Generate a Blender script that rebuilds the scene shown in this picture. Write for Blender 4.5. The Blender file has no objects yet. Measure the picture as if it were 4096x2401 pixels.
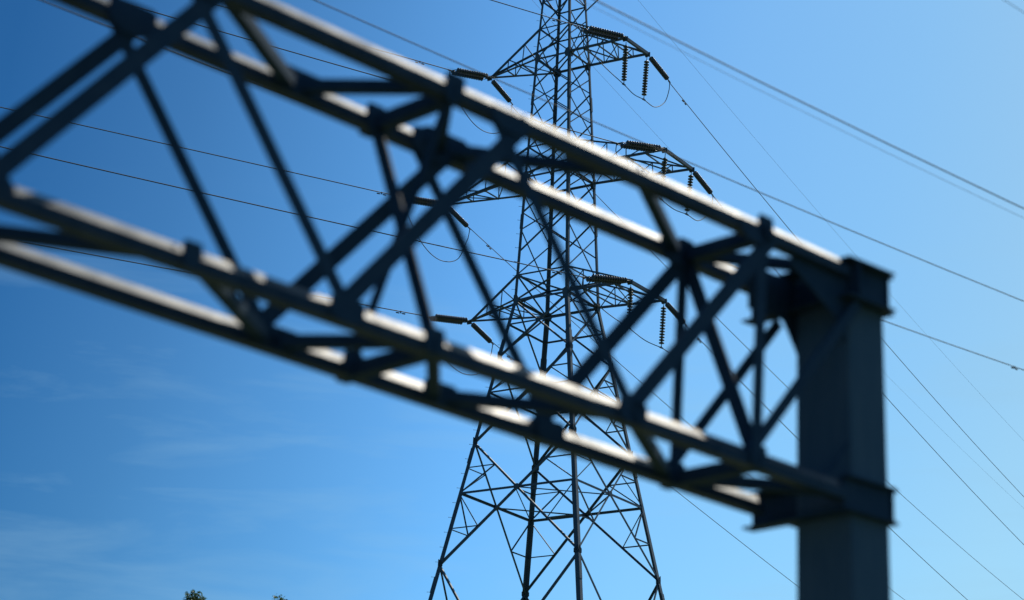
import bpy, math, random
from mathutils import Vector, Matrix
R = math.radians
random.seed(7)
scene = bpy.context.scene
col = scene.collection

# ------------------------------------------------------------------ camera
PITCH, ROLL = 0.3218, 0.03097
cF = Vector((0, math.cos(PITCH), math.sin(PITCH)))
cR0 = Vector((1, 0, 0)); cU0 = Vector((0, -math.sin(PITCH), math.cos(PITCH)))
cR = cR0 * math.cos(ROLL) + cU0 * math.sin(ROLL)
cU = -cR0 * math.sin(ROLL) + cU0 * math.cos(ROLL)
cam_d = bpy.data.cameras.new('camera')
cam = bpy.data.objects.new('camera', cam_d); col.objects.link(cam)
cam.matrix_world = Matrix(((cR.x, cU.x, -cF.x, 0), (cR.y, cU.y, -cF.y, 0), (cR.z, cU.z, -cF.z, 0), (0, 0, 0, 1)))
cam_d.sensor_width = 36; cam_d.lens = 9547 / 4096 * 36
cam_d.clip_start = 0.1; cam_d.clip_end = 9000
cam_d.dof.use_dof = True; cam_d.dof.focus_distance = 119.0; cam_d.dof.aperture_fstop = 1.65
scene.camera = cam

# ------------------------------------------------------------------ sky, sun, exposure
SUN_AZ, SUN_EL = R(38), R(50)
world = bpy.data.worlds.new('World'); scene.world = world; world.use_nodes = True
nt = world.node_tree; N = nt.nodes; L = nt.links
for n in list(N): N.remove(n)
out = N.new('ShaderNodeOutputWorld'); bg = N.new('ShaderNodeBackground')
sky = N.new('ShaderNodeTexSky'); sky.sky_type = 'NISHITA'; sky.sun_disc = False
sky.sun_elevation = SUN_EL; sky.sun_rotation = SUN_AZ
sky.altitude = 0; sky.air_density = 1.0; sky.dust_density = 1.0; sky.ozone_density = 3.0
tc = N.new('ShaderNodeTexCoord'); mp = N.new('ShaderNodeMapping'); mp.inputs['Scale'].default_value = (2.6, 2.6, 15)
mp.inputs['Rotation'].default_value = (0.05, -0.06, 0.3)
no = N.new('ShaderNodeTexNoise'); no.inputs['Scale'].default_value = 3.4; no.inputs['Detail'].default_value = 7; no.inputs['Roughness'].default_value = 0.55
no.inputs['Distortion'].default_value = 0.4
rp = N.new('ShaderNodeValToRGB'); rp.color_ramp.elements[0].position = 0.48; rp.color_ramp.elements[1].position = 0.85
rp.color_ramp.elements[0].color = (0, 0, 0, 1); rp.color_ramp.elements[1].color = (0.34, 0.34, 0.34, 1)
mx = N.new('ShaderNodeMixRGB'); mx.inputs['Color2'].default_value = (2.7, 4.7, 6.2, 1)      # thin cirrus veil
L.new(tc.outputs['Generated'], mp.inputs['Vector']); L.new(mp.outputs['Vector'], no.inputs['Vector'])
L.new(no.outputs['Fac'], rp.inputs['Fac']); sx = N.new('ShaderNodeSeparateXYZ'); cz = N.new('ShaderNodeMapRange'); cm = N.new('ShaderNodeMath'); cm.operation = 'MULTIPLY'
cz.inputs['From Min'].default_value = 0.36; cz.inputs['From Max'].default_value = 0.29       # the cirrus lies low in the sky
L.new(tc.outputs['Generated'], sx.inputs[0]); L.new(sx.outputs['Z'], cz.inputs['Value'])
L.new(rp.outputs['Color'], cm.inputs[0]); L.new(cz.outputs['Result'], cm.inputs[1]); L.new(cm.outputs['Value'], mx.inputs['Fac'])
# the sky deepens away from the sun and pales towards it and the horizon
dt = N.new('ShaderNodeVectorMath'); dt.operation = 'DOT_PRODUCT'; dt.inputs[1].default_value = (0.902, 0, -0.192)
ad = N.new('ShaderNodeMath'); ad.operation = 'ADD'; ad.inputs[1].default_value = 0.2627
L.new(tc.outputs['Generated'], dt.inputs[0]); L.new(dt.outputs['Value'], ad.inputs[0])
tr = N.new('ShaderNodeValToRGB'); tr.color_ramp.elements[0].position = 0.0; tr.color_ramp.elements[1].position = 1.0
tr.color_ramp.elements[0].color = (0.085, 0.315, 0.535, 1); tr.color_ramp.elements[1].color = (0.10, 0.30, 0.50, 1)
for p_, c_ in ((.068, (.175, .45, .67, 1)), (.132, (.28, .64, .90, 1)), (.2, (.42, .87, 1.17, 1)), (.268, (.56, .97, 1.15, 1)), (.332, (.62, 1.0, 1.10, 1)), (.4, (.73, 1.02, 1.0, 1)), (.52, (.73, 1.02, 1.0, 1))):
    el = tr.color_ramp.elements.new(p_); el.color = c_
ml = N.new('ShaderNodeMixRGB'); ml.blend_type = 'MULTIPLY'; ml.inputs['Fac'].default_value = 1
L.new(ad.outputs['Value'], tr.inputs['Fac']); L.new(sky.outputs['Color'], ml.inputs['Color1']); L.new(tr.outputs['Color'], ml.inputs['Color2'])
L.new(ml.outputs['Color'], mx.inputs['Color1']); L.new(mx.outputs['Color'], bg.inputs['Color'])
bg.inputs['Strength'].default_value = 0.12
L.new(bg.outputs['Background'], out.inputs['Surface'])

sd = bpy.data.lights.new('sun', 'SUN'); sd.energy = 4.4; sd.angle = R(0.5); sd.color = (1.0, 0.93, 0.80)
sun = bpy.data.objects.new('sun', sd); col.objects.link(sun)
sdir = Vector((math.sin(SUN_AZ) * math.cos(SUN_EL), math.cos(SUN_AZ) * math.cos(SUN_EL), math.sin(SUN_EL)))
sun.rotation_euler = sdir.to_track_quat('Z', 'Y').to_euler(); sun.location = (30, 20, 80)
scene.view_settings.view_transform = 'Standard'; scene.view_settings.look = 'None'
scene.view_settings.exposure = 0.0; scene.view_settings.gamma = 1.0

# ------------------------------------------------------------------ materials
def steel(name, c1, c2, scale, rough=0.5, metal=0.0, spec=0.5, stretch=(1, 1, 1), ior=1.5, patchy=False):
    m = bpy.data.materials.new(name); m.use_nodes = True
    t = m.node_tree; b = t.nodes['Principled BSDF']
    tc = t.nodes.new('ShaderNodeTexCoord'); mp = t.nodes.new('ShaderNodeMapping'); mp.inputs['Scale'].default_value = stretch
    n = t.nodes.new('ShaderNodeTexNoise'); n.inputs['Scale'].default_value = scale; n.inputs['Detail'].default_value = 8; n.inputs['Roughness'].default_value = 0.65
    r = t.nodes.new('ShaderNodeValToRGB'); r.color_ramp.elements[0].position = 0.35; r.color_ramp.elements[1].position = 0.7
    r.color_ramp.elements[0].color = (*c1, 1); r.color_ramp.elements[1].color = (*c2, 1)
    q = t.nodes.new('ShaderNodeMapRange'); q.inputs['To Min'].default_value = rough - 0.09; q.inputs['To Max'].default_value = rough + 0.1
    t.links.new(tc.outputs['Object'], mp.inputs['Vector']); t.links.new(mp.outputs['Vector'], n.inputs['Vector'])
    t.links.new(n.outputs['Fac'], r.inputs['Fac']); t.links.new(r.outputs['Color'], b.inputs['Base Color'])
    t.links.new(n.outputs['Fac'], q.inputs['Value']); t.links.new(q.outputs['Result'], b.inputs['Roughness'])
    if patchy:                       # dirt patches that kill the sheen
        n2 = t.nodes.new('ShaderNodeTexNoise'); n2.inputs['Scale'].default_value = 5.5; n2.inputs['Detail'].default_value = 9; n2.inputs['Roughness'].default_value = 0.7
        q2 = t.nodes.new('ShaderNodeMapRange'); q2.inputs['From Min'].default_value = 0.36; q2.inputs['From Max'].default_value = 0.62
        q2.inputs['To Min'].default_value = spec * .35; q2.inputs['To Max'].default_value = spec * 1.35
        t.links.new(mp.outputs['Vector'], n2.inputs['Vector']); t.links.new(n2.outputs['Fac'], q2.inputs['Value']); t.links.new(q2.outputs['Result'], b.inputs['Specular IOR Level'])
    b.inputs['Metallic'].default_value = metal; b.inputs['IOR'].default_value = ior; b.inputs['Specular IOR Level'].default_value = spec
    return m
M_gantry = steel('gantry_paint', (0.015, 0.038, 0.068), (0.028, 0.055, 0.086), 9, 0.62, spec=0.12)  # dark paint, with a veil of blue haze put into its colour
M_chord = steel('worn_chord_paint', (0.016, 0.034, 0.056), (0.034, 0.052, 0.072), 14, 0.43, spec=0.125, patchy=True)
M_mast = steel('mast_paint', (0.044, 0.088, 0.130), (0.068, 0.114, 0.155), 6, 0.7, spec=.15, stretch=(3, 3, .5))  # base colour lifted towards blue to stand in for veiling haze
M_pylon = steel('weathered_galvanised_steel', (0.046, 0.078, 0.110), (0.075, 0.105, 0.132), 3, 0.55, spec=.4)  # weathered steel tone with the bluish haze lift mixed into it
M_fit = steel('forged_fittings', (0.04, 0.042, 0.042), (0.09, 0.088, 0.082), 20, 0.4, metal=0.4)
M_wire = steel('stranded_aluminium', (0.05, 0.06, 0.07), (0.08, 0.09, 0.10), 2, 0.6, spec=.2)
M_disc = steel('brown_green_glass', (0.010, 0.020, 0.022), (0.018, 0.030, 0.032), 30, 0.42, ior=1.9)
M_bark = steel('bark', (0.06, 0.045, 0.03), (0.11, 0.085, 0.06), 14, 0.85, stretch=(1, 1, .25))
M_grass = steel('grass', (0.04, 0.065, 0.02), (0.08, 0.10, 0.035), 0.6, 0.9)
M_ball = steel('track_ballast', (0.10, 0.09, 0.08), (0.22, 0.20, 0.18), 9, 0.9)
def leafmat():
    m = bpy.data.materials.new('leaves'); m.use_nodes = True; t = m.node_tree; b = t.nodes['Principled BSDF']
    g = t.nodes.new('ShaderNodeNewGeometry'); r = t.nodes.new('ShaderNodeValToRGB')
    r.color_ramp.elements[0].color = (0.045, 0.085, 0.030, 1); r.color_ramp.elements[1].color = (0.11, 0.17, 0.05, 1)
    t.links.new(g.outputs['Random Per Island'], r.inputs['Fac']); t.links.new(r.outputs['Color'], b.inputs['Base Color'])
    b.inputs['Roughness'].default_value = 0.55
    tl = t.nodes.new('ShaderNodeBsdfTranslucent'); ms = t.nodes.new('ShaderNodeMixShader'); ms.inputs['Fac'].default_value = 0.45
    t.links.new(r.outputs['Color'], tl.inputs['Color']); t.links.new(b.outputs['BSDF'], ms.inputs[1]); t.links.new(tl.outputs['BSDF'], ms.inputs[2])
    t.links.new(ms.outputs['Shader'], t.nodes['Material Output'].inputs['Surface'])
    return m
M_leaf = leafmat()

# ------------------------------------------------------------------ mesh helpers
class MB:
    def __init__(s): s.v = []; s.f = []
    def prism(s, sec, p0, p1, x, y):
        """extrude a closed 2-D section (list of (a, b)) from p0 to p1; a runs along x, b along y"""
        b = len(s.v); n = len(sec)
        for p in (p0, p1):
            for a, c in sec: s.v.append(tuple(Vector(p) + x * a + y * c))
        for i in range(n): s.f.append((b + i, b + (i + 1) % n, b + n + (i + 1) % n, b + n + i))
        s.f.append(tuple(range(b + n - 1, b - 1, -1))); s.f.append(tuple(range(b + n, b + 2 * n)))
        return s
    def bar(s, p0, p1, w, h, up=Vector((0, 0, 1))):
        p0 = Vector(p0); p1 = Vector(p1); d = (p1 - p0).normalized(); x = d.cross(Vector(up))
        if x.length < 1e-4: x = d.orthogonal()
        x.normalize(); y = x.cross(d)
        return s.prism([(-w / 2, -h / 2), (w / 2, -h / 2), (w / 2, h / 2), (-w / 2, h / 2)], p0, p1, x, y)
    def angle(s, p0, p1, w, t, nrm, leg_in=None):
        """rolled L profile: one leg lies in the face with outward normal nrm, the other points inwards"""
        p0 = Vector(p0); p1 = Vector(p1); d = (p1 - p0).normalized(); n = Vector(nrm); n = (n - d * n.dot(d)).normalized(); x = d.cross(n)
        sec = [(-w / 2, 0), (w / 2, 0), (w / 2, -t), (-w / 2 + t, -t), (-w / 2 + t, -(leg_in or w)), (-w / 2, -(leg_in or w))]
        return s.prism(sec, p0, p1, x, n)
    def tube(s, pts, r, seg=8, close=True):
        pts = [Vector(p) for p in pts]; b = len(s.v); n = len(pts)
        ref = None
        for i, p in enumerate(pts):
            d = (pts[min(i + 1, n - 1)] - pts[max(i - 1, 0)]).normalized()
            if ref is None: ref = d.orthogonal().normalized()
            x = (ref - d * ref.dot(d)).normalized(); y = d.cross(x); ref = x
            rr = r[i] if isinstance(r, (list, tuple)) else r
            for k in range(seg):
                a = 2 * math.pi * k / seg; s.v.append(tuple(p + (x * math.cos(a) + y * math.sin(a)) * rr))
        for i in range(n - 1):
            for k in range(seg):
                k2 = (k + 1) % seg; s.f.append((b + i * seg + k, b + i * seg + k2, b + (i + 1) * seg + k2, b + (i + 1) * seg + k))
        if close:
            s.f.append(tuple(range(b + seg - 1, b - 1, -1))); s.f.append(tuple(range(b + (n - 1) * seg, b + n * seg)))
        return s
    def lathe(s, prof, seg=18):
        """profile (r, z) about the z axis"""
        b = len(s.v); n = len(prof)
        for r, z in prof:
            for k in range(seg):
                a = 2 * math.pi * k / seg; s.v.append((r * math.cos(a), r * math.sin(a), z))
        for i in range(n - 1):
            for k in range(seg):
                k2 = (k + 1) % seg; s.f.append((b + i * seg + k, b + i * seg + k2, b + (i + 1) * seg + k2, b + (i + 1) * seg + k))
        s.f.append(tuple(range(b + seg - 1, b - 1, -1))); s.f.append(tuple(range(b + (n - 1) * seg, b + n * seg)))
        return s
    def plate(s, pts, n, t):
        """flat plate: polygon pts extruded by thickness t, centred, along normal n"""
        n = Vector(n).normalized(); b = len(s.v); k = len(pts)
        for sg in (-.5, .5):
            for p in pts: s.v.append(tuple(Vector(p) + n * t * sg))
        for i in range(k): s.f.append((b + i, b + (i + 1) % k, b + k + (i + 1) % k, b + k + i))
        s.f.append(tuple(range(b + k - 1, b - 1, -1))); s.f.append(tuple(range(b + k, b + 2 * k)))
        return s
    def build(s, name, mat, parent=None, smooth=False, bevel=0):
        o0 = None
        me = bpy.data.meshes.new(name)
        org = parent_world(parent)
        me.from_pydata([tuple(Vector(v) - org) for v in s.v], [], s.f)
        import bmesh
        bm = bmesh.new(); bm.from_mesh(me); bmesh.ops.recalc_face_normals(bm, faces=bm.faces)
        if bevel: bmesh.ops.bevel(bm, geom=list(bm.edges), offset=bevel, segments=2, affect='EDGES', profile=0.5)
        bm.to_mesh(me); bm.free()
        if smooth:
            for p in me.polygons: p.use_smooth = True
        me.materials.append(mat)
        o = bpy.data.objects.new(name, me); col.objects.link(o)
        if parent: o.parent = parent
        return o
def parent_world(p):
    v = Vector((0, 0, 0))
    while p is not None: v += p.location; p = p.parent
    return v
def tag(o, label=None, cat=None, group=None, kind=None):
    if label: o['label'] = label
    if cat: o['category'] = cat
    if group: o['group'] = group
    if kind: o['kind'] = kind
    return o
def thing(name, label, cat, loc, group=None):
    o = bpy.data.objects.new(name, None); col.objects.link(o); o.location = loc; o.empty_display_size = .3
    return tag(o, label, cat, group)
def share(src, name, parent, mat4=None):
    c = src.copy(); col.objects.link(c); c.name = name; c.parent = parent
    if mat4 is not None: c.matrix_basis = mat4
    return c

# ------------------------------------------------------------------ ground
GZ = -3.2
g = MB(); g.v = [(-4000, -4000, GZ), (4000, -4000, GZ), (4000, 4000, GZ), (-4000, 4000, GZ)]; g.f = [(0, 1, 2, 3)]
tag(g.build('ground', M_grass), kind='structure')
# railway formation the camera looks up from, running under the gantry
tdir = Vector((-0.6948, 0.7192, 0)); tnx = Vector((0.7192, 0.6948, 0))
b = MB(); b.prism([(-9, 0), (3.4, 0), (2.2, .5), (-7.8, .5)], Vector((0, 0, GZ + .004)) - tdir * 300, Vector((0, 0, GZ + .004)) + tdir * 300, tnx, Vector((0, 0, 1)))
tag(b.build('track_bed', M_ball), kind='structure')

# ------------------------------------------------------------------ lattice pylon
PAX = Vector((2.1908, 110.0, 0)); PAZ = 0.21258
pc, ps = math.cos(PAZ), math.sin(PAZ)
OFF = {'N': (ps, -pc), 'L': (-pc, -ps), 'R': (pc, ps), 'F': (-ps, pc)}
PROF = [(57.5, .32), (54.5, .99), (49.31, 1.40), (42.973, 1.784), (36.521, 2.123), (26.754, 4.4835), (GZ, 11.73)]
def hd(z):
    for a, b in zip(PROF, PROF[1:]):
        if z >= b[0]: return a[1] + (b[1] - a[1]) * (z - a[0]) / (b[0] - a[0])
    return PROF[-1][1]
def leg(k, z):
    r = hd(z); return Vector((PAX.x + r * OFF[k][0], PAX.y + r * OFF[k][1], z))
FACES = [('L', 'N'), ('N', 'R'), ('R', 'F'), ('F', 'L')]
def fnorm(a, b):
    v = Vector((OFF[a][0] + OFF[b][0], OFF[a][1] + OFF[b][1], 0)); return v.normalized()
pylon = thing('lattice_pylon', 'tall grey steel lattice pylon with three pairs of crossarms behind the gantry', 'pylon', (PAX.x, PAX.y, GZ))
for k in 'NLRF':
    m = MB(); o = Vector((OFF[k][0], OFF[k][1], 0)); zs = [56.6, 54.5, 49.31, 42.973, 36.521, 26.754, GZ]
    ws = [.10, .11, .13, .15, .19, .22]
    # heel of the angle at the outer corner, legs lying in the two faces
    e1 = Vector((-pc, -ps, 0)); e2 = Vector((ps, -pc, 0))
    q = Vector((OFF[k][0], OFF[k][1], 0)); fx = (Vector((pc - ps, ps + pc, 0)) / math.sqrt(2)); fy = Vector((-fx.y, fx.x, 0))
    sx = 1 if q.dot(fx) > 0 else -1; sy = 1 if q.dot(fy) > 0 else -1
    for (z1, z0), w in zip(zip(zs, zs[1:]), ws):
        t = .022
        sec = [(0, 0), (-sx * w, 0), (-sx * w, -sy * t), (-sx * t, -sy * t), (-sx * t, -sy * w), (0, -sy * w)]
        m.prism(sec, leg(k, z0) + q * .02, leg(k, z1) + q * .02, fx, fy)
        # splice plate with bolts where two leg lengths meet
    for z in (47.2, 40.6, 34.1, 28.6, 22.3):
        w = .17 if z > 37 else .26
        sec = [(.012, .012 * 0), (-sx * w * .8, 0), (-sx * w * .8, sy * .016), (sx * .016, sy * .016), (sx * .016, -sy * w * .8), (0, -sy * w * .8)]
        m.prism(sec, leg(k, z - .38) + q * .025, leg(k, z + .38) + q * .025, fx, fy)
    m.build('leg', M_pylon, pylon)
stag1 = [52.52, 51.0, 49.35, 47.78, 46.17, 44.54, 42.91, 41.09, 39.05, 37.81, 36.52]
stag2 = [51.77, 50.34, 48.58, 47.02, 45.39, 43.73, 41.99, 40.16, 37.81]
def brace(name, a, b, w, nrm, t=.014, inset=0.0):
    n = Vector(nrm)
    return MB().angle(Vector(a) - n * inset, Vector(b) - n * inset, w, t, nrm).build(name, M_pylon, pylon)
for a, b in FACES:
    n = fnorm(a, b)
    lv = stag1 if (a, b) in (('L', 'N'), ('R', 'F')) else stag2
    for z1, z0 in zip(lv, lv[1:]):
        if z1 - z0 < 1.28: continue
        w = .055 if z0 > 44 else .065
        brace('diagonal_brace', leg(a, z1), leg(b, z0), w, n, inset=.0)
        brace('diagonal_brace', leg(b, z1), leg(a, z0), w, n, inset=.03)
    for z, w in ((54.5, .06), (52.52, .06), (51.0, .06), (49.33, .10), (42.95, .10), (44.54, .07), (37.81, .08), (36.5, .11)):
        brace('horizontal_strut', leg(a, z), leg(b, z), w, n, inset=.012)
    z1, z0 = 54.5, 52.52
    brace('diagonal_brace', leg(a, z1), leg(b, z0), .05, n); brace('diagonal_brace', leg(b, z1), leg(a, z0), .05, n, inset=.03)
    brace('diagonal_brace', leg(a, 36.5), leg(b, 37.81), .06, n)
    brace('diagonal_brace', leg(b, 36.5), leg(a, 37.81), .06, n, inset=.03)
    brace('diagonal_brace', leg(a, 54.5), leg(b, 56.6), .05, n)
redundant = MB()
tiers = [(36.5, 35.02, 33.59), (33.59, 31.9, 29.25), (29.25, 26.74, 23.26), (23.26, 17.5, 10.0)]
for a, b in FACES:
    n = fnorm(a, b)
    for ti, (zt, zm, zb) in enumerate(tiers):
        A0, A1, B0, B1 = leg(a, zt), leg(a, zb), leg(b, zt), leg(b, zb)
        wt = (B0 - A0).length; wb = (B1 - A1).length; fr = wt / (wt + wb)
        X = A0.lerp(B1, fr)
        brace('diagonal_brace', A0, B1, .10 if ti else .09, n); brace('diagonal_brace', B0, A1, .10 if ti else .09, n, inset=.035)
        brace('horizontal_strut', leg(a, X.z), leg(b, X.z), .11 if ti == 2 else .08, n, inset=.012)
        for p, q, P0, P1 in ((a, b, A0, A1), (b, a, B0, B1)):
            Pm = leg(p, X.z)
            if ti == 0: continue
            hu = leg(p, (zt + X.z) / 2); bu = P0.lerp(X, .5); hl = leg(p, (X.z + zb) / 2); bl = P1.lerp(X, .5)
            for u, v in ((hu, bu), (bu, Pm), (hl, bl), (bl, Pm)):
                redundant.angle(u, v, .055, .01, n)
        if ti == 2:
            redundant.angle(X - n * .05, leg(a, X.z).lerp(leg({'L': 'F', 'N': 'L', 'R': 'N', 'F': 'R'}[a], X.z), .5), .055, .01, Vector((0, 0, 1)))
        pl = X + n * .02; h = Vector((0, 0, 1)); t = h.cross(n)
        r = .17 if ti else .12
        MB().plate([pl + t * r, pl + t * r * .5 + h * r * .8, pl - t * r * .5 + h * r * .8, pl - t * r, pl - t * r * .5 - h * r * .8, pl + t * r * .5 - h * r * .8], n, .012).build('gusset_plate', M_pylon, pylon)
        for p in (a, b):
            for z in (zt, zb):
                c = leg(p, z) + n * .03; q = (leg(b if p == a else a, z) - leg(p, z)).normalized(); s_ = .26 if ti else .22
                MB().plate([c + h * s_, c + q * s_ * .9 + h * s_ * .35, c + q * s_ * .9 - h * s_ * .35, c - h * s_, c - q * .02], n, .012).build('gusset_plate', M_pylon, pylon)
    for z in (49.33, 42.95, 36.5):
        for p in (a, b):
            c = leg(p, z) + n * .035; h = Vector((0, 0, 1)); q = (leg(b if p == a else a, z) - leg(p, z)).normalized()
            MB().plate([c + h * .28, c + q * .20 + h * .22, c + q * .3, c + q * .22 - h * .2, c - h * .26, c - q * .02], n, .014).build('gusset_plate', M_pylon, pylon)
tag(redundant.build('redundant_bracing', M_pylon, pylon), kind='stuff')
# step bolts up two legs
sb = None
for k in 'LF':
    q = Vector((OFF[k][0], OFF[k][1], 0))
    for i in range(44):
        z = 20.5 + i * .72; p = leg(k, z) + q * .03
        d = (Vector((-pc, -ps, 0)) if k == 'L' else Vector((pc, ps, 0)).lerp(q, .3)).normalized()
        if i % 2: d = (q + d * .4).normalized()
        MB().tube([p - d * .02, p + d * .13, p + d * .135, p + d * .15], [.009, .009, .018, .018], 6).build('step_bolt', M_pylon, pylon)
# crossarms
A_DIR = Vector((pc + ps, ps - pc, 0)).normalized(); B_DIR = Vector((-A_DIR.y, A_DIR.x, 0))
UP = Vector((0, 0, 1))
TIPS = {'LT': (-1.462, 112.202, 49.31), 'LM': (-3.501, 113.968, 42.973), 'LL': (-2.058, 113.192, 36.521),
        'RTn': (5.178, 106.903, 49.31), 'RTr': (6.382, 108.679, 49.31), 'RMn': (7.070, 105.629, 42.973), 'RMr': (8.566, 108.031, 42.973),
        'RLn': (5.553, 106.335, 36.521), 'RLr': (7.345, 109.032, 36.521)}
TIPS = {k: Vector(v) for k, v in TIPS.items()}
def arm(key, z, zu, side):
    a = MB(); ab = []
    if side == 'L':
        l0, f0 = leg('L', z), leg('F', z); l1, f1 = leg('L', zu), leg('F', zu); tip = TIPS['L' + key]
        root = [(l0, tip), (f0, tip), (l1, tip + UP * .03), (f1, tip + UP * .03)]
        a.angle(l0, tip, .10, .014, -UP); a.angle(f0, tip, .10, .014, -UP)
        a.angle(l1, tip + UP * .03, .085, .014, -B_DIR); a.angle(f1, tip + UP * .03, .085, .014, B_DIR)
        o = a.build('crossarm', M_pylon, pylon)
        ts = [.26, .5, .74] if key == 'M' else [.3, .62]
        prev = 0
        for i, t in enumerate(ts):
            pl, pf, ql, qf = l0.lerp(tip, t), f0.lerp(tip, t), l1.lerp(tip, t), f1.lerp(tip, t)
            ab += [(pl, ql), (pf, qf), (pl, pf) if i % 2 == 0 else (pl, pf)]
            ab += [(l0.lerp(tip, prev), ql), (f0.lerp(tip, prev), qf), (l0.lerp(tip, prev) if i % 2 else f0.lerp(tip, prev), pf if i % 2 else pl)]
            prev = t
        pls = [tip + UP * .09 + A_DIR * .1, tip - UP * .12 + A_DIR * .1, tip - UP * .12 - A_DIR * .16, tip + UP * .05 - A_DIR * .2]
        gps = [MB().plate(pls, B_DIR, .03)]
    else:
        n0, r0 = leg('N', z), leg('R', z); n1, r1 = leg('N', zu), leg('R', zu); tn, tr = TIPS['R' + key + 'n'], TIPS['R' + key + 'r']
        a.angle(n0, tn, .10, .014, -UP); a.angle(r0, tr, .10, .014, -UP)
        a.angle(n1, tn + UP * .1, .085, .014, -B_DIR); a.angle(r1, tr + UP * .1, .085, .014, B_DIR)
        a.bar(tn - (tr - tn) * .05 + UP * .03, tr + (tr - tn) * .05 + UP * .03, .12, .16)
        o = a.build('crossarm', M_pylon, pylon)
        ts = [.2, .4, .6, .8] if key == 'M' else [.25, .5, .75]
        prev = 0
        for i, t in enumerate(ts):
            pn, pr, qn, qr = n0.lerp(tn, t), r0.lerp(tr, t), n1.lerp(tn + UP * .1, t), r1.lerp(tr + UP * .1, t)
            ab += [(pn, qn), (pr, qr), (pn, pr)]
            ab += [(n0.lerp(tn, prev), qn), (r0.lerp(tr, prev), qr), (n0.lerp(tn, prev), pr) if i % 2 else (r0.lerp(tr, prev), pn)]
            prev = t
        ab += [(n0.lerp(tn, prev), tr), (r0, n0.lerp(tn, .02))]
        gps = []
        for t_ in (tn, tr):
            gps.append(MB().plate([t_ + UP * .12 + A_DIR * .12, t_ - UP * .12 + A_DIR * .12, t_ - UP * .12 - A_DIR * .14, t_ + UP * .1 - A_DIR * .22], B_DIR, .03))
    for u, v in ab:
        u = Vector(u); v = Vector(v)
        if (u - v).length < .05: continue
        nn = -B_DIR if abs((v - u).normalized().z) > .2 else -UP
        MB().angle(u, v, .055, .01, nn).build('arm_brace', M_pylon, o)
    for g_ in gps: g_.build('tip_plate', M_pylon, o)
for key, z, zu in (('T', 49.31, 51.0), ('M', 42.973, 44.54), ('L', 36.521, 37.81)):
    arm(key, z, zu, 'L'); arm(key, z, zu, 'R')
# earth-wire horns above the picture's top edge
E1 = Vector((5.522, 112.98 - 2.0, 55.05)); E2 = Vector((0.456, 112.2, 55.0))
for tip, (k1, k2) in ((E1, ('R', 'N')), (E2, ('L', 'F'))):
    m = MB()
    for k in (k1, k2):
        m.angle(leg(k, 52.3), tip, .07, .012, -UP); m.angle(leg(k, 54.5), tip, .06, .012, UP)
    m.build('earthwire_horn', M_pylon, pylon)

# ------------------------------------------------------------------ insulators
rim = [(.110 + .024 * math.sin(R(a)), .094 - .024 * math.cos(R(a))) for a in (-15, 10, 30, 50, 70, 90, 115, 140, 165)]
disc_me = MB().lathe([(.018, 0), (.04, .004), (.045, .045), (.058, .056), (.085, .066)] + rim + [(.088, .110), (.06, .114), (.03, .128), (.018, .146)], 28)
disc_src = disc_me.build('insulator_disc', M_disc, None, smooth=True)
disc_mesh = disc_src.data; bpy.data.objects.remove(disc_src)
def frame(p, d):
    d = Vector(d).normalized(); q = d.to_track_quat('Z', 'Y'); return Matrix.Translation(Vector(p)) @ q.to_matrix().to_4x4()
def disc_at(parent, p, d):
    o = bpy.data.objects.new('insulator_disc', disc_mesh); col.objects.link(o); o.parent = parent
    o.matrix_basis = frame(Vector(p) - parent_world(parent), d)
    return o
def string(parent, p0, p1, nd, name='insulator_string'):
    """a cap-and-pin string from p0 to p1: pin rod with ball-and-socket ends, and its discs"""
    d = (p1 - p0).normalized(); Lg = (p1 - p0).length; body = nd * .146; s0 = (Lg - body) * .5
    m = MB(); m.tube([p0, p0 + d * s0 * .3, p0 + d * s0, p1 - d * s0, p1 - d * s0 * .3, p1], [.022, .016, .02, .02, .016, .022], 8)
    o = m.build(name, M_fit, parent)
    for i in range(nd): disc_at(o, p0 + d * (s0 + i * .146), d)
    return o
LEFT_D = Vector((math.sin(R(235)), math.cos(R(235)), 0)); RIGHT_D = Vector((math.sin(R(26)), math.cos(R(26)), 0))
SETS = [  # key, tip, end of the set, discs, double?, label
 ('LTl', 'LT', (-3.40, 110.84, 49.06), 13, True, 'double insulator string pulling left from the tip of the topmost left crossarm'),
 ('LMl', 'LM', (-5.41, 112.63, 42.74), 13, True, 'double insulator string pulling left from the middle left crossarm, seen between two gantry diagonals'),
 ('LLl', 'LL', (-4.01, 111.82, 36.26), 13, True, 'double insulator string pulling left from the tip of the lowest left crossarm'),
 ('RTl', 'RTn', (3.06, 105.42, 49.10), 14, True, 'double insulator string lying along the topmost right crossarm beside the tower body'),
 ('RMl', 'RMn', (4.77, 104.02, 42.60), 14, True, 'double insulator string over the middle right crossarm, just above the gantry chord'),
 ('RLl', 'RLn', (3.35, 104.79, 36.15), 14, True, 'double insulator string lying along the lowest right crossarm beside the tower body'),
 ('LTr', 'LT', (-0.36, 114.47, 48.97), 14, False, 'single slanting insulator string running back right from the topmost left crossarm tip'),
 ('LMr', 'LM', (-2.36, 116.31, 42.66), 14, False, 'single slanting insulator string running back right from the middle left crossarm tip'),
 ('LLr', 'LL', (-0.96, 115.45, 36.17), 14, False, 'single slanting insulator string running back right from the lowest left crossarm tip'),
 ('RTr', 'RTr', (7.60, 111.17, 49.04), 15, False, 'single slanting insulator string at the outer tip of the topmost right crossarm'),
 ('RMr', 'RMr', (9.74, 110.45, 42.67), 15, False, 'single slanting insulator string at the outer tip of the middle right crossarm'),
 ('RLr', 'RLr', (8.53, 111.45, 36.20), 15, False, 'single slanting insulator string at the outer tip of the lowest right crossarm'),
]
ENDS = {}
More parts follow.
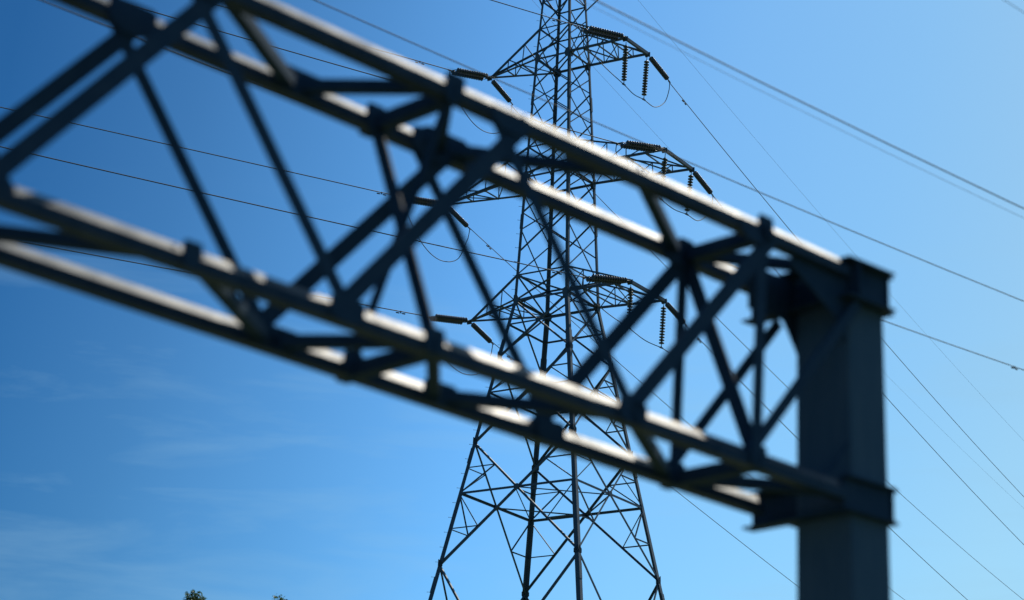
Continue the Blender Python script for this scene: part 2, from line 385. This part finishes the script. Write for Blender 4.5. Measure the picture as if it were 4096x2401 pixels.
for key, tk, e, nd, dbl, lab in SETS:
    tip = TIPS[tk]; e = Vector(e); d = (e - tip).normalized(); ENDS[key] = e
    t = thing('tension_insulator', lab, 'insulator', tip, 'tension insulators on the pylon')
    side = d.cross(UP).normalized(); sp = .21 if dbl else 0
    a0 = tip + d * .06; a1 = tip + d * .20; b1 = e - d * .10
    if dbl:
        for c, s in ((a1, 1), (b1, -1)):
            MB().plate([c + side * .25, c - side * .25, c - d * .13 * s - side * .04, c - d * .13 * s + side * .04], UP, .03).build('yoke_plate', M_fit, t)
        for s in (-1, 1): string(t, a1 + side * sp * s, b1 + side * sp * s + d * .0, nd)
    else:
        string(t, a1, b1, nd)
    MB().tube([tip, a0, a1], .022, 8).build('shackle', M_fit, t)
    MB().tube([b1, e - d * .02, e + d * .22], [.03, .035, .022], 8).build('dead_end_clamp', M_fit, t)
SUSP = [('RT1', (5.20, 106.95, 49.16), (5.12, 106.95, 46.90), 'RT', 'hanging insulator string under the topmost right crossarm, the one nearer the tower'),
        ('RT2', (6.33, 108.62, 49.16), (6.20, 108.62, 46.85), 'RT', 'hanging insulator string at the outer end of the topmost right crossarm'),
        ('RM1', (7.09, 105.68, 42.83), (6.92, 105.68, 40.48), 'RM', 'hanging insulator string under the middle right crossarm, the one nearer the tower'),
        ('RM2', (8.52, 107.98, 42.83), (8.31, 107.98, 40.63), 'RM', 'hanging insulator string at the outer end of the middle right crossarm'),
        ('RL1', (5.57, 106.38, 36.38), (5.52, 106.38, 34.25), 'RL', 'hanging insulator string under the lowest right crossarm, the one nearer the tower'),
        ('RL2', (7.31, 108.98, 36.38), (7.21, 108.98, 34.16), 'RL', 'hanging insulator string at the outer end of the lowest right crossarm')]
for key, p0, p1, arm_, lab in SUSP:
    p0 = Vector(p0); p1 = Vector(p1)
    t = thing('suspension_insulator', lab, 'insulator', p0, 'hanging insulators on the right crossarms')
    string(t, p0, p1 + UP * .04, 13)
    d = (RIGHT_D - LEFT_D).normalized()
    MB().bar(p1 - d * .12 + UP * .0, p1 + d * .12, .05, .06).bar(p1 + UP * .1, p1, .03, .05, d).build('suspension_clamp', M_fit, t)
    ENDS[key] = p1
# jumper cables looping under the arms
def spline(pts, n=10):
    pts = [Vector(p) for p in pts]; P = [pts[0] * 2 - pts[1]] + pts + [pts[-1] * 2 - pts[-2]]; o = []
    for i in range(1, len(P) - 2):
        for k in range(n):
            t = k / n; a, b, c, d = P[i - 1], P[i], P[i + 1], P[i + 2]
            o.append(.5 * ((2 * b) + (c - a) * t + (2 * a - 5 * b + 4 * c - d) * t * t + (3 * b - a - 3 * c + d) * t ** 3))
    return o + [pts[-1]]
names = {'T': 'topmost', 'M': 'middle', 'L': 'lowest'}
for k, drop in (('T', 2.45), ('M', 2.55), ('L', 2.3)):
    a = ENDS['L' + k + 'l'] + LEFT_D * .12; b = ENDS['L' + k + 'r'] + RIGHT_D * .12; tip = TIPS['L' + k]
    p = [a, a - UP * .75 - LEFT_D * .12, a.lerp(b, .28) - UP * (drop * .78), a.lerp(b, .55) - UP * (drop - .12), a.lerp(b, .82) - UP * drop * .78, b - UP * .8 - RIGHT_D * .28, b - UP * .3 - RIGHT_D * .06, b]
    tag(MB().tube(spline(p), .021, 8).build('jumper_cable', M_wire, smooth=True), 'dark cable looping under the tip of the %s left crossarm' % names[k], 'cable', 'jumper cables')
    a = ENDS['R' + k + 'l'] + LEFT_D * .12; b = ENDS['R' + k + 'r'] + RIGHT_D * .12; s1 = ENDS['R' + k + '1']; s2 = ENDS['R' + k + '2']
    p = [a, a - UP * .7 - LEFT_D * .1, a.lerp(s1, .5) - UP * .45, s1, s1.lerp(s2, .5) - UP * .12, s2, s2.lerp(b, .42).xy.to_3d() + UP * (s2.z + .10), s2.lerp(b, .80).xy.to_3d() + UP * (s2.z + .80), b - UP * .55 - RIGHT_D * .10, b]
    tag(MB().tube(spline(p), .021, 8).build('jumper_cable', M_wire, smooth=True), 'cable sagging between the hanging insulators of the %s right crossarm' % names[k], 'cable', 'jumper cables')

# ------------------------------------------------------------------ conductors
WIRES = [  # plan origin, azimuth, range, parabola, radius, name, label
 ((-1.462, 112.202), 235, (2.4, 46), (-0.000212, -0.02635, 49.1425), .025, 'conductor', 'conductor leaving the topmost left crossarm towards the upper left corner'),
 ((-3.501, 113.968), 235, (2.4, 46), (-0.000110, -0.04186, 42.8716), .025, 'conductor', 'conductor running left from the middle left crossarm behind the gantry truss'),
 ((-2.058, 113.192), 235, (2.4, 46), (-0.000009, -0.05206, 36.3989), .025, 'conductor', 'lowest conductor at the left edge, ending at the lowest left crossarm'),
 ((5.178, 106.903), 235, (2.6, 40), (-0.000319, -0.02915, 49.2224), .025, 'conductor', 'conductor passing behind the tower top to the topmost right crossarm'),
 ((7.070, 105.629), 235, (2.8, 50), (0.000359, -0.03143, 42.6810), .025, 'conductor', 'conductor passing behind the tower body to the middle right crossarm'),
 ((5.553, 106.335), 235, (2.7, 52), (0.000258, -0.04441, 36.2722), .025, 'conductor', 'second lowest conductor at the left edge, ending at the lowest right crossarm'),
 ((6.382, 108.679), 26, (2.7, 220), (0.000412, -0.09744, 49.2456), .019, 'conductor', 'steep conductor falling right from the outer tip of the topmost right crossarm'),
 ((8.566, 108.031), 26, (2.7, 220), (0.000457, -0.10143, 42.9013), .019, 'conductor', 'steep conductor falling right from the outer tip of the middle right crossarm'),
 ((7.345, 109.032), 26, (2.7, 220), (0.000411, -0.09592, 36.4228), .019, 'conductor', 'steep conductor falling right from the outer tip of the lowest right crossarm'),
 ((-1.462, 112.202), 26, (2.5, 220), (0.000383, -0.09263, 49.0220), .019, 'conductor', 'conductor falling right through the tower from the topmost left crossarm'),
 ((-3.501, 113.968), 26, (2.5, 220), (0.000381, -0.09002, 42.9126), .019, 'conductor', 'conductor falling right through the tower from the middle left crossarm'),
 ((-2.058, 113.192), 26, (2.5, 200), (0.000200, -0.07800, 36.4226), .019, 'conductor', 'conductor falling right from the lowest left crossarm, passing left of the mast foot'),
 ((5.522, 112.980), 26, (-2.0, 220), (0.000270, -0.05997, 55.0561), .006, 'earth_wire', 'thin faint earth wire crossing the upper right sky from the pylon top'),
 ((0.456, 114.476), 26, (-2.3, 230), (0.000265, -0.06151, 55.0057), .006, 'earth_wire', 'thin faint earth wire emerging from behind the tower below the top right insulator'),
 ((-5.670, 25.440), 47.01, (-10, 40), (0.000982, -0.02061, 12.0163), .0085, 'overhead_wire', 'soft blurred wire running just under the upper chord from the top left corner'),
 ((-2.512, 26.258), 45.95, (-10, 36), (0.000889, -0.01392, 12.5041), .0085, 'overhead_wire', 'pale blurred wire crossing the tower below its topmost crossarms'),
 ((0.760, 21.853), 44.92, (-10, 30), (0.001281, -0.00824, 10.4898), .0085, 'overhead_wire', 'broad pale blurred wire crossing the upper right sky'),
 ((0.729, 21.621), 44.68, (-10, 30), (0.001496, -0.01225, 10.3045), .0028, 'overhead_wire', 'very faint blurred wire just below the broad pale one in the upper right sky'),
 ((4.576, 20.538), 43.34, (-10, 20), (0, 0, 10.0), .0035, 'overhead_wire', 'faint wire cutting the very top right corner'),
]
def wpt(w, s):
    (x, y), az, _, (a, b, c) = w[0], w[1], w[2], w[3]
    return Vector((x + math.sin(R(az)) * s, y + math.cos(R(az)) * s, c + b * s + a * s * s))
for w in WIRES:
    s0, s1 = w[2]; n = max(8, int((s1 - s0) / 2.5))
    pts = [wpt(w, s0 + (s1 - s0) * i / n) for i in range(n + 1)]
    tag(MB().tube(pts, w[4], 6).build(w[5], M_wire, smooth=True), w[6], 'wire', 'earth wires' if w[5] == 'earth_wire' else 'overhead wires' if w[5] == 'overhead_wire' else 'power conductors')
DAMP = [(0, 4.3, 'small two-weight damper on the wire left of the topmost left crossarm'), (1, 3.9, 'small two-weight damper on the wire left of the middle left crossarm'),
        (2, 4.1, 'small two-weight damper on the wire left of the lowest left crossarm'), (3, 4.2, 'small damper on the wire behind the tower beside the topmost right insulators'),
        (5, 4.3, 'small damper on the wire seen through the tower at the lowest crossarms'),
        (6, 4.9, 'small damper on the steep wire below the topmost right insulators'), (8, 4.6, 'small damper on the steep wire behind the gantry below the lowest right insulators'),
        (10, 5.0, 'small damper on the steep wire under the middle left insulators'), (11, 4.6, 'small damper on the steep wire under the lowest left insulators'),
        (9, 4.9, 'small damper on the steep wire under the topmost left insulators'), (7, 4.7, 'small damper on the steep wire below the middle right insulators')]
for wi, s, lab in DAMP:
    w = WIRES[wi]; p = wpt(w, s); d = (wpt(w, s + .1) - p).normalized()
    t = thing('vibration_damper', lab, 'damper', p, 'vibration dampers')
    q = p - UP * .09
    MB().bar(p + UP * .03, q, .035, .05, d).build('clamp', M_fit, t)
    MB().tube([q - d * .24, q + d * .24], .007, 6).build('messenger_strand', M_fit, t)
    for s_ in (-1, 1):
        MB().tube([q + d * s_ * .09, q + d * s_ * .11, q + d * s_ * .25, q + d * s_ * .27], [.02, .034, .034, .02], 8).build('weight', M_fit, t)
w = WIRES[14]; p = wpt(w, 19.45); d = (wpt(w, 19.6) - p).normalized()
t = thing('vibration_damper', 'small two-weight damper on the wire at the right edge, right of the mast', 'damper', p, 'vibration dampers')
MB().bar(p + UP * .012, p - UP * .03, .016, .02, d).build('clamp', M_fit, t)
for s_ in (-1, 1):
    q = p - UP * .03
    MB().tube([q, q + d * s_ * .03, q + d * s_ * .035, q + d * s_ * .08], [.005, .005, .014, .014], 8).build('weight', M_fit, t)

# ------------------------------------------------------------------ railway gantry
GO = Vector((-.3358, 10.5708, 4.5748)); GT = Vector((.71888, .69442, -.03149)); GW = Vector((-.69477, .71923, 0)); GU = Vector((.03544, .03423, .99845))
GH, GD = 1.3, .573
def gp(t, w, u): return GO + GT * t + GW * w - GU * u          # u runs downwards from the upper chords
mast_xy = GO + GT * 3.283 + GW * .206
gantry = thing('railway_gantry', 'dark steel box-truss railway gantry on a thick mast, blurred in front of the pylon', 'gantry', (mast_xy.x, mast_xy.y, GZ))
CH = [(-.034, -.046), (.046, -.046), (.046, .060), (.010, .060), (-.034, .010)]
for w, u in ((0, 0), (GD, 0), (0, GH), (GD, GH)):
    MB().prism(CH, gp(-9, w, u), gp(3.08, w, u), GW, GU).build('chord', M_chord, gantry, bevel=0)
def gbar(name, a, b, w, n, t=.008, off=.0, leg_in=.022):
    return MB().angle(Vector(a) + Vector(n) * off, Vector(b) + Vector(n) * off, w, t, n, leg_in).build(name, M_gantry, gantry)
up_n = [-5.12, -3.26, -1.40, .46, 2.32]; dn_n = [-6.05, -4.19, -2.33, -.53, 1.35]
ofs = (((-.1, -.1, -.1, -.05, -.03), (.03, .03, .03, .05, .10)), ((-.16, -.16, -.16, -.085, -.11), (0, 0, -.005, .065, .04)))   # erection offsets of the braces at the nodes
for wi, w in enumerate((0, GD)):
    n = -GW; o = -.034 if wi == 0 else -.034
    for i in range(5):
        gbar('diagonal_bar', gp(dn_n[i] + ofs[wi][0][i], w - .036, GH), gp(up_n[i] + ofs[wi][1][i], w - .036, 0), .088, n)
        if i < 4: gbar('diagonal_bar', gp(up_n[i] - .21, w - .032, 0), gp(dn_n[i + 1] + .03, w - .032, GH), .072, n)
    gbar('diagonal_bar', gp(2.25, w - .036, GH), gp(3.16, w - .036, .18), .062, n)
    gbar('upright', gp(2.32, w - .03, 0), gp(2.32, w - .03, GH), .078, n)
for t in (-4.66, 0, 2.32):
    for u in (0, GH):
        s = -1 if u == 0 else 1
        MB().angle(gp(t, -.06, u + .01), gp(t, GD + .08, u + .01), .075, .009, -GT).build('cross_strut', M_gantry, gantry)
    if t < 2: MB().bar(gp(t + .02, 0, 0), gp(t + .02, GD, GH), .065, .010, GT).build('sway_brace', M_gantry, gantry)
    MB().bar(gp(t + .035, GD, 0), gp(t + .035, 0, GH), .075 if t < 2 else .09, .010, GT).build('sway_brace', M_gantry, gantry)
top_z = [(-6.0, GD, -5.1, 0), (-5.1, 0, -4.2, GD), (-4.2, GD, -3.26, 0), (-3.26, 0, -2.33, GD), (-2.33, GD, -1.40, 0), (-1.40, 0, -.50, GD), (-.50, GD, -.02, 0), (.0, 0, .47, GD), (.47, GD, 1.36, 0), (1.36, 0, 2.28, GD), (2.34, GD, 3.0, .1)]
for t0, w0, t1, w1 in top_z:
    gbar('lateral_brace', gp(t0, w0, -.0), gp(t1, w1, -.0), .062, -GU, off=.02, leg_in=.058)
bot_z = [(-6.0, 0, -5.1, GD), (-5.1, GD, -4.2, 0), (-4.2, 0, -3.26, GD), (-3.26, GD, -2.33, GD * 0), (-2.33, GD, -1.45, 0), (-1.35, 0, -.5, GD), (-.45, GD, -.03, 0), (.03, 0, .57, GD), (.57, GD, 1.38, 0), (1.38, 0, 2.28, GD), (2.35, GD, 3.0, .1)]
for t0, w0, t1, w1 in bot_z:
    gbar('lateral_brace', gp(t0, w0, GH), gp(t1, w1, GH), .062, -GU, off=.02, leg_in=.058)
def gusset(t, w, u, half, lo, hi):
    c = -.044
    MB().plate([gp(t - half, w + c, u - hi * .8), gp(t - half * .8, w + c, u - hi), gp(t + half * .8, w + c, u - hi), gp(t + half, w + c, u - hi * .8),
                gp(t + half, w + c, u + lo * .5), gp(t + half * .45, w + c, u + lo), gp(t - half * .45, w + c, u + lo), gp(t - half, w + c, u + lo * .5)], GW, .010).build('gusset_plate', M_gantry, gantry)
for w in (0, GD):
    for t in up_n: gusset(t - .08, w, 0, .13, .10, .005 if w == 0 else .06)
    for t in dn_n[3:] if w == 0 else dn_n[2:]: gusset(t, w, GH, .10, .05, .07)
    for t in (-4.66, 0, 2.32):
        gusset(t, w, 0, .06, .08, .075); gusset(t, w, GH, .06, .05, .075)
for t in (-.5, -2.33, .47): gusset(t, GD, 0, .16, .05, .085)
for t in (1.38, -1.4): gusset(t, 0, GH, .05, .05, .07)
for t in (.57, -.45): gusset(t, GD, GH, .11, .05, .07)
# mast: broad-flange column with cap, and its clamp ring of channels at both chord levels
m = MB(); hx, hy = .165, .188
cx = mast_xy; ax = Vector((GT.x, GT.y, 0)).normalized(); ay = Vector((GW.x, GW.y, 0)).normalized()
ztop = gp(3.28, .2, -.0).z
b0 = len(m.v)
def bsec(f, c=.012):
    x_, y_ = hx * f, hy * f
    return [(-x_ + c, -y_), (x_ - c, -y_), (x_, -y_ + c), (x_, y_ - c), (x_ - c, y_), (-x_ + c, y_), (-x_, y_ - c), (-x_, -y_ + c)]
for sec, z in ((bsec(1.0), ztop), (bsec(1.05), ztop - 1.6), (bsec(1.25), GZ)):
    for a_, c_ in sec: m.v.append(tuple(Vector((cx.x, cx.y, z)) + ax * a_ + ay * c_))
for j in range(2):
    for i in range(8):
        m.f.append((j * 8 + i, j * 8 + (i + 1) % 8, (j + 1) * 8 + (i + 1) % 8, (j + 1) * 8 + i))
m.f.append(tuple(range(8))); m.f.append(tuple(range(23, 15, -1)))
mast = m.build('mast', M_mast, gantry)
MB().plate([Vector((cx.x, cx.y, ztop + .02)) + ax * a_ * .175 + ay * b_ * .19 for a_, b_ in ((-1, -1), (1, -1), (1, 1), (-1, 1))], UP, .025).build('cap_plate', M_mast, mast)
MB().plate([Vector((cx.x, cx.y, GZ + .52)) + ax * a_ * .4 + ay * b_ * .4 for a_, b_ in ((-1, -1), (1, -1), (1, 1), (-1, 1))], UP, .05).build('base_plate', M_mast, mast)
def channel(name, p0, p1, hgt, depth, outw):
    """channel section lying from p0 to p1: web towards the mast, flanges pointing outw"""
    o_ = Vector(outw); t_ = .012
    sec = [(0, -hgt / 2), (depth, -hgt / 2), (depth, -hgt / 2 + t_), (t_, -hgt / 2 + t_), (t_, hgt / 2 - t_), (depth, hgt / 2 - t_), (depth, hgt / 2), (0, hgt / 2)]
    return MB().prism(sec, p0, p1, o_, UP).build(name, M_gantry, gantry)
for u, hgt, sh in ((.055, .23, 0.0), (1.30, .20, .065)):
    ta, tb = 3.125 + sh, 3.445 + sh
    za = gp(3.2, .2, u).z
    def at(t, w):
        p = gp(t, w, u); return Vector((p.x, p.y, za))
    top_ = u < 1
    channel('clamp_channel', at(ta, -.075 if top_ else .012), at(ta, .72), hgt, .10, -ax)
    channel('clamp_channel', at(tb, -.02), at(tb, .42), hgt, .055, ax)
    channel('clamp_channel', at(ta + (.0 if top_ else -.10), .005), at(tb, .005), hgt, .08 if top_ else .05, -ay)
    channel('clamp_channel', at(ta, .395), at(tb, .395), hgt, .075, ay)
for u in (.14, .07 + .1):
    pass
# gusset stiffeners that carry the bottom of the truss to the mast
MB().plate([gp(2.62, .02, -.03), gp(3.10, .02, -.06), gp(3.12, .02, .42), gp(3.02, .02, .30), gp(2.62, .02, .10)], GW, .012).build('knee_plate', M_gantry, gantry)
MB().plate([gp(2.70, .40, -.02), gp(2.72, .40, .25), gp(2.91, .40, .21), gp(3.03, .40, .24), gp(3.17, .40, .42), gp(3.17, .40, -.02)], GW, .012).build('knee_plate', M_gantry, gantry)
MB().plate([gp(2.75, .02, 1.34), gp(3.16, .02, 1.34), gp(3.16, .02, .98), gp(3.0, .02, 1.2)], GW, .012).build('knee_plate', M_gantry, gantry)

# ------------------------------------------------------------------ trees (only their tops reach the picture)
def tree(base, h, rad, label, leaves, seed, sprigs):
    rnd = random.Random(seed); base = Vector(base)
    t = thing('broadleaf_tree', label, 'tree', base, 'trees at the lower left edge')
    m = MB(); m.tube([base, base + Vector((.05, .02, h * .3)), base + Vector((-.05, .08, h * .65)), base + Vector((0, 0, h * .95))], [h * .025, h * .02, h * .012, .015], 9)
    tipsl = []
    for i in range(60):
        f = .28 + .68 * (i / 60); a = i * 2.4 + rnd.uniform(-.3, .3); prof = math.sin(math.pi * min(1, (f - .15) / .88)) ** .7
        ln = rad * prof * rnd.uniform(.7, 1.08); z0 = h * f * .93
        p0 = base + Vector((0, 0, z0)); p2 = p0 + Vector((math.cos(a) * ln, math.sin(a) * ln, ln * rnd.uniform(.35, .8)))
        p1 = p0.lerp(p2, .5) + Vector((0, 0, -.08 * ln)); m.tube([p0, p1, p2], [h * .008 * (1.1 - f), h * .005 * (1.1 - f), .006], 5)
        tipsl += [(p2, .30 * rad), (p1.lerp(p2, .4), .30 * rad), (p1, .25 * rad)]
    top = base + Vector((0, 0, h * .95)); tipsl += [(top, .2 * rad), (top + Vector((0, 0, .2)), .12 * rad), (top - Vector((.1, 0, .3)), .2 * rad)]
    spr = []
    for dx, dy, zt in sprigs:
        e = Vector((base.x + dx, base.y + dy, zt)); q = e + Vector((-dx * .25, -dy * .25, -.55)); r0 = Vector((base.x, base.y, zt - 1.6))
        m.tube([r0, q, q.lerp(e, .6), e], [.016, .010, .006, .003], 5); spr.append((q, e))
    m.build('trunk', M_bark, t)
    c = MB()
    for i in range(leaves):
        s = rnd.uniform(.045, .085)
        if i < 95 * len(spr):
            q, e = spr[i % len(spr)]; f = rnd.random() ** .8; w_ = .026 + .085 * (1 - f)
            p = q.lerp(e, f) + Vector((rnd.gauss(0, w_), rnd.gauss(0, w_), rnd.gauss(0, .02) + .01)); s = rnd.uniform(.026, .052)
        else:
            p, r = rnd.choice(tipsl)
            d = Vector((max(-1.6, min(1.6, rnd.gauss(0, 1))), max(-1.6, min(1.6, rnd.gauss(0, 1))), max(-1.4, min(1.4, rnd.gauss(0, .8)))))
            p = p + d * r * .42
            if p.z > min(z_ for _, _, z_ in sprigs) - .3: continue
        u = Vector((rnd.gauss(0, 1), rnd.gauss(0, 1), rnd.gauss(0, .6) - .5)).normalized(); v = u.orthogonal().normalized()
        v.rotate(Matrix.Rotation(rnd.uniform(0, 6.28), 3, u)); wv = u.cross(v)
        b = len(c.v); c.v += [tuple(p), tuple(p + u * s + v * s * .55 + wv * s * .1), tuple(p + u * s * 2.1), tuple(p + u * s - v * s * .55 + wv * s * .1)]
        c.f += [(b, b + 1, b + 2), (b, b + 2, b + 3)]
    c2 = c
    me = bpy.data.meshes.new('crown'); me.from_pydata([tuple(Vector(q) - base) for q in c2.v], [], c2.f); me.materials.append(M_leaf)
    o = bpy.data.objects.new('crown', me); col.objects.link(o); o.parent = t
tree((-7.09, 54, GZ), 13.9, 3.0, 'leafy green treetop poking into the bottom edge, the larger one at left', 16000, 3, [(0, 0, 10.76), (.055, .1, 10.72), (.14, -.1, 10.66), (.235, .05, 10.64), (-.11, 0, 10.70), (-.07, .15, 10.62), (.03, .2, 10.62), (.19, .1, 10.56), (-.14, -.1, 10.52), (.10, .0, 10.60), (.29, 0, 10.54), (-.02, -.15, 10.58)])
tree((-5.13, 54, GZ), 13.8, 2.6, 'small treetop barely showing at the bottom edge, right of the larger one', 13000, 11, [(-.09, 0, 10.69), (.10, .05, 10.67), (-.04, .1, 10.58), (.14, -.1, 10.55), (0, -.1, 10.50), (-.14, 0, 10.5), (.2, .1, 10.5)])
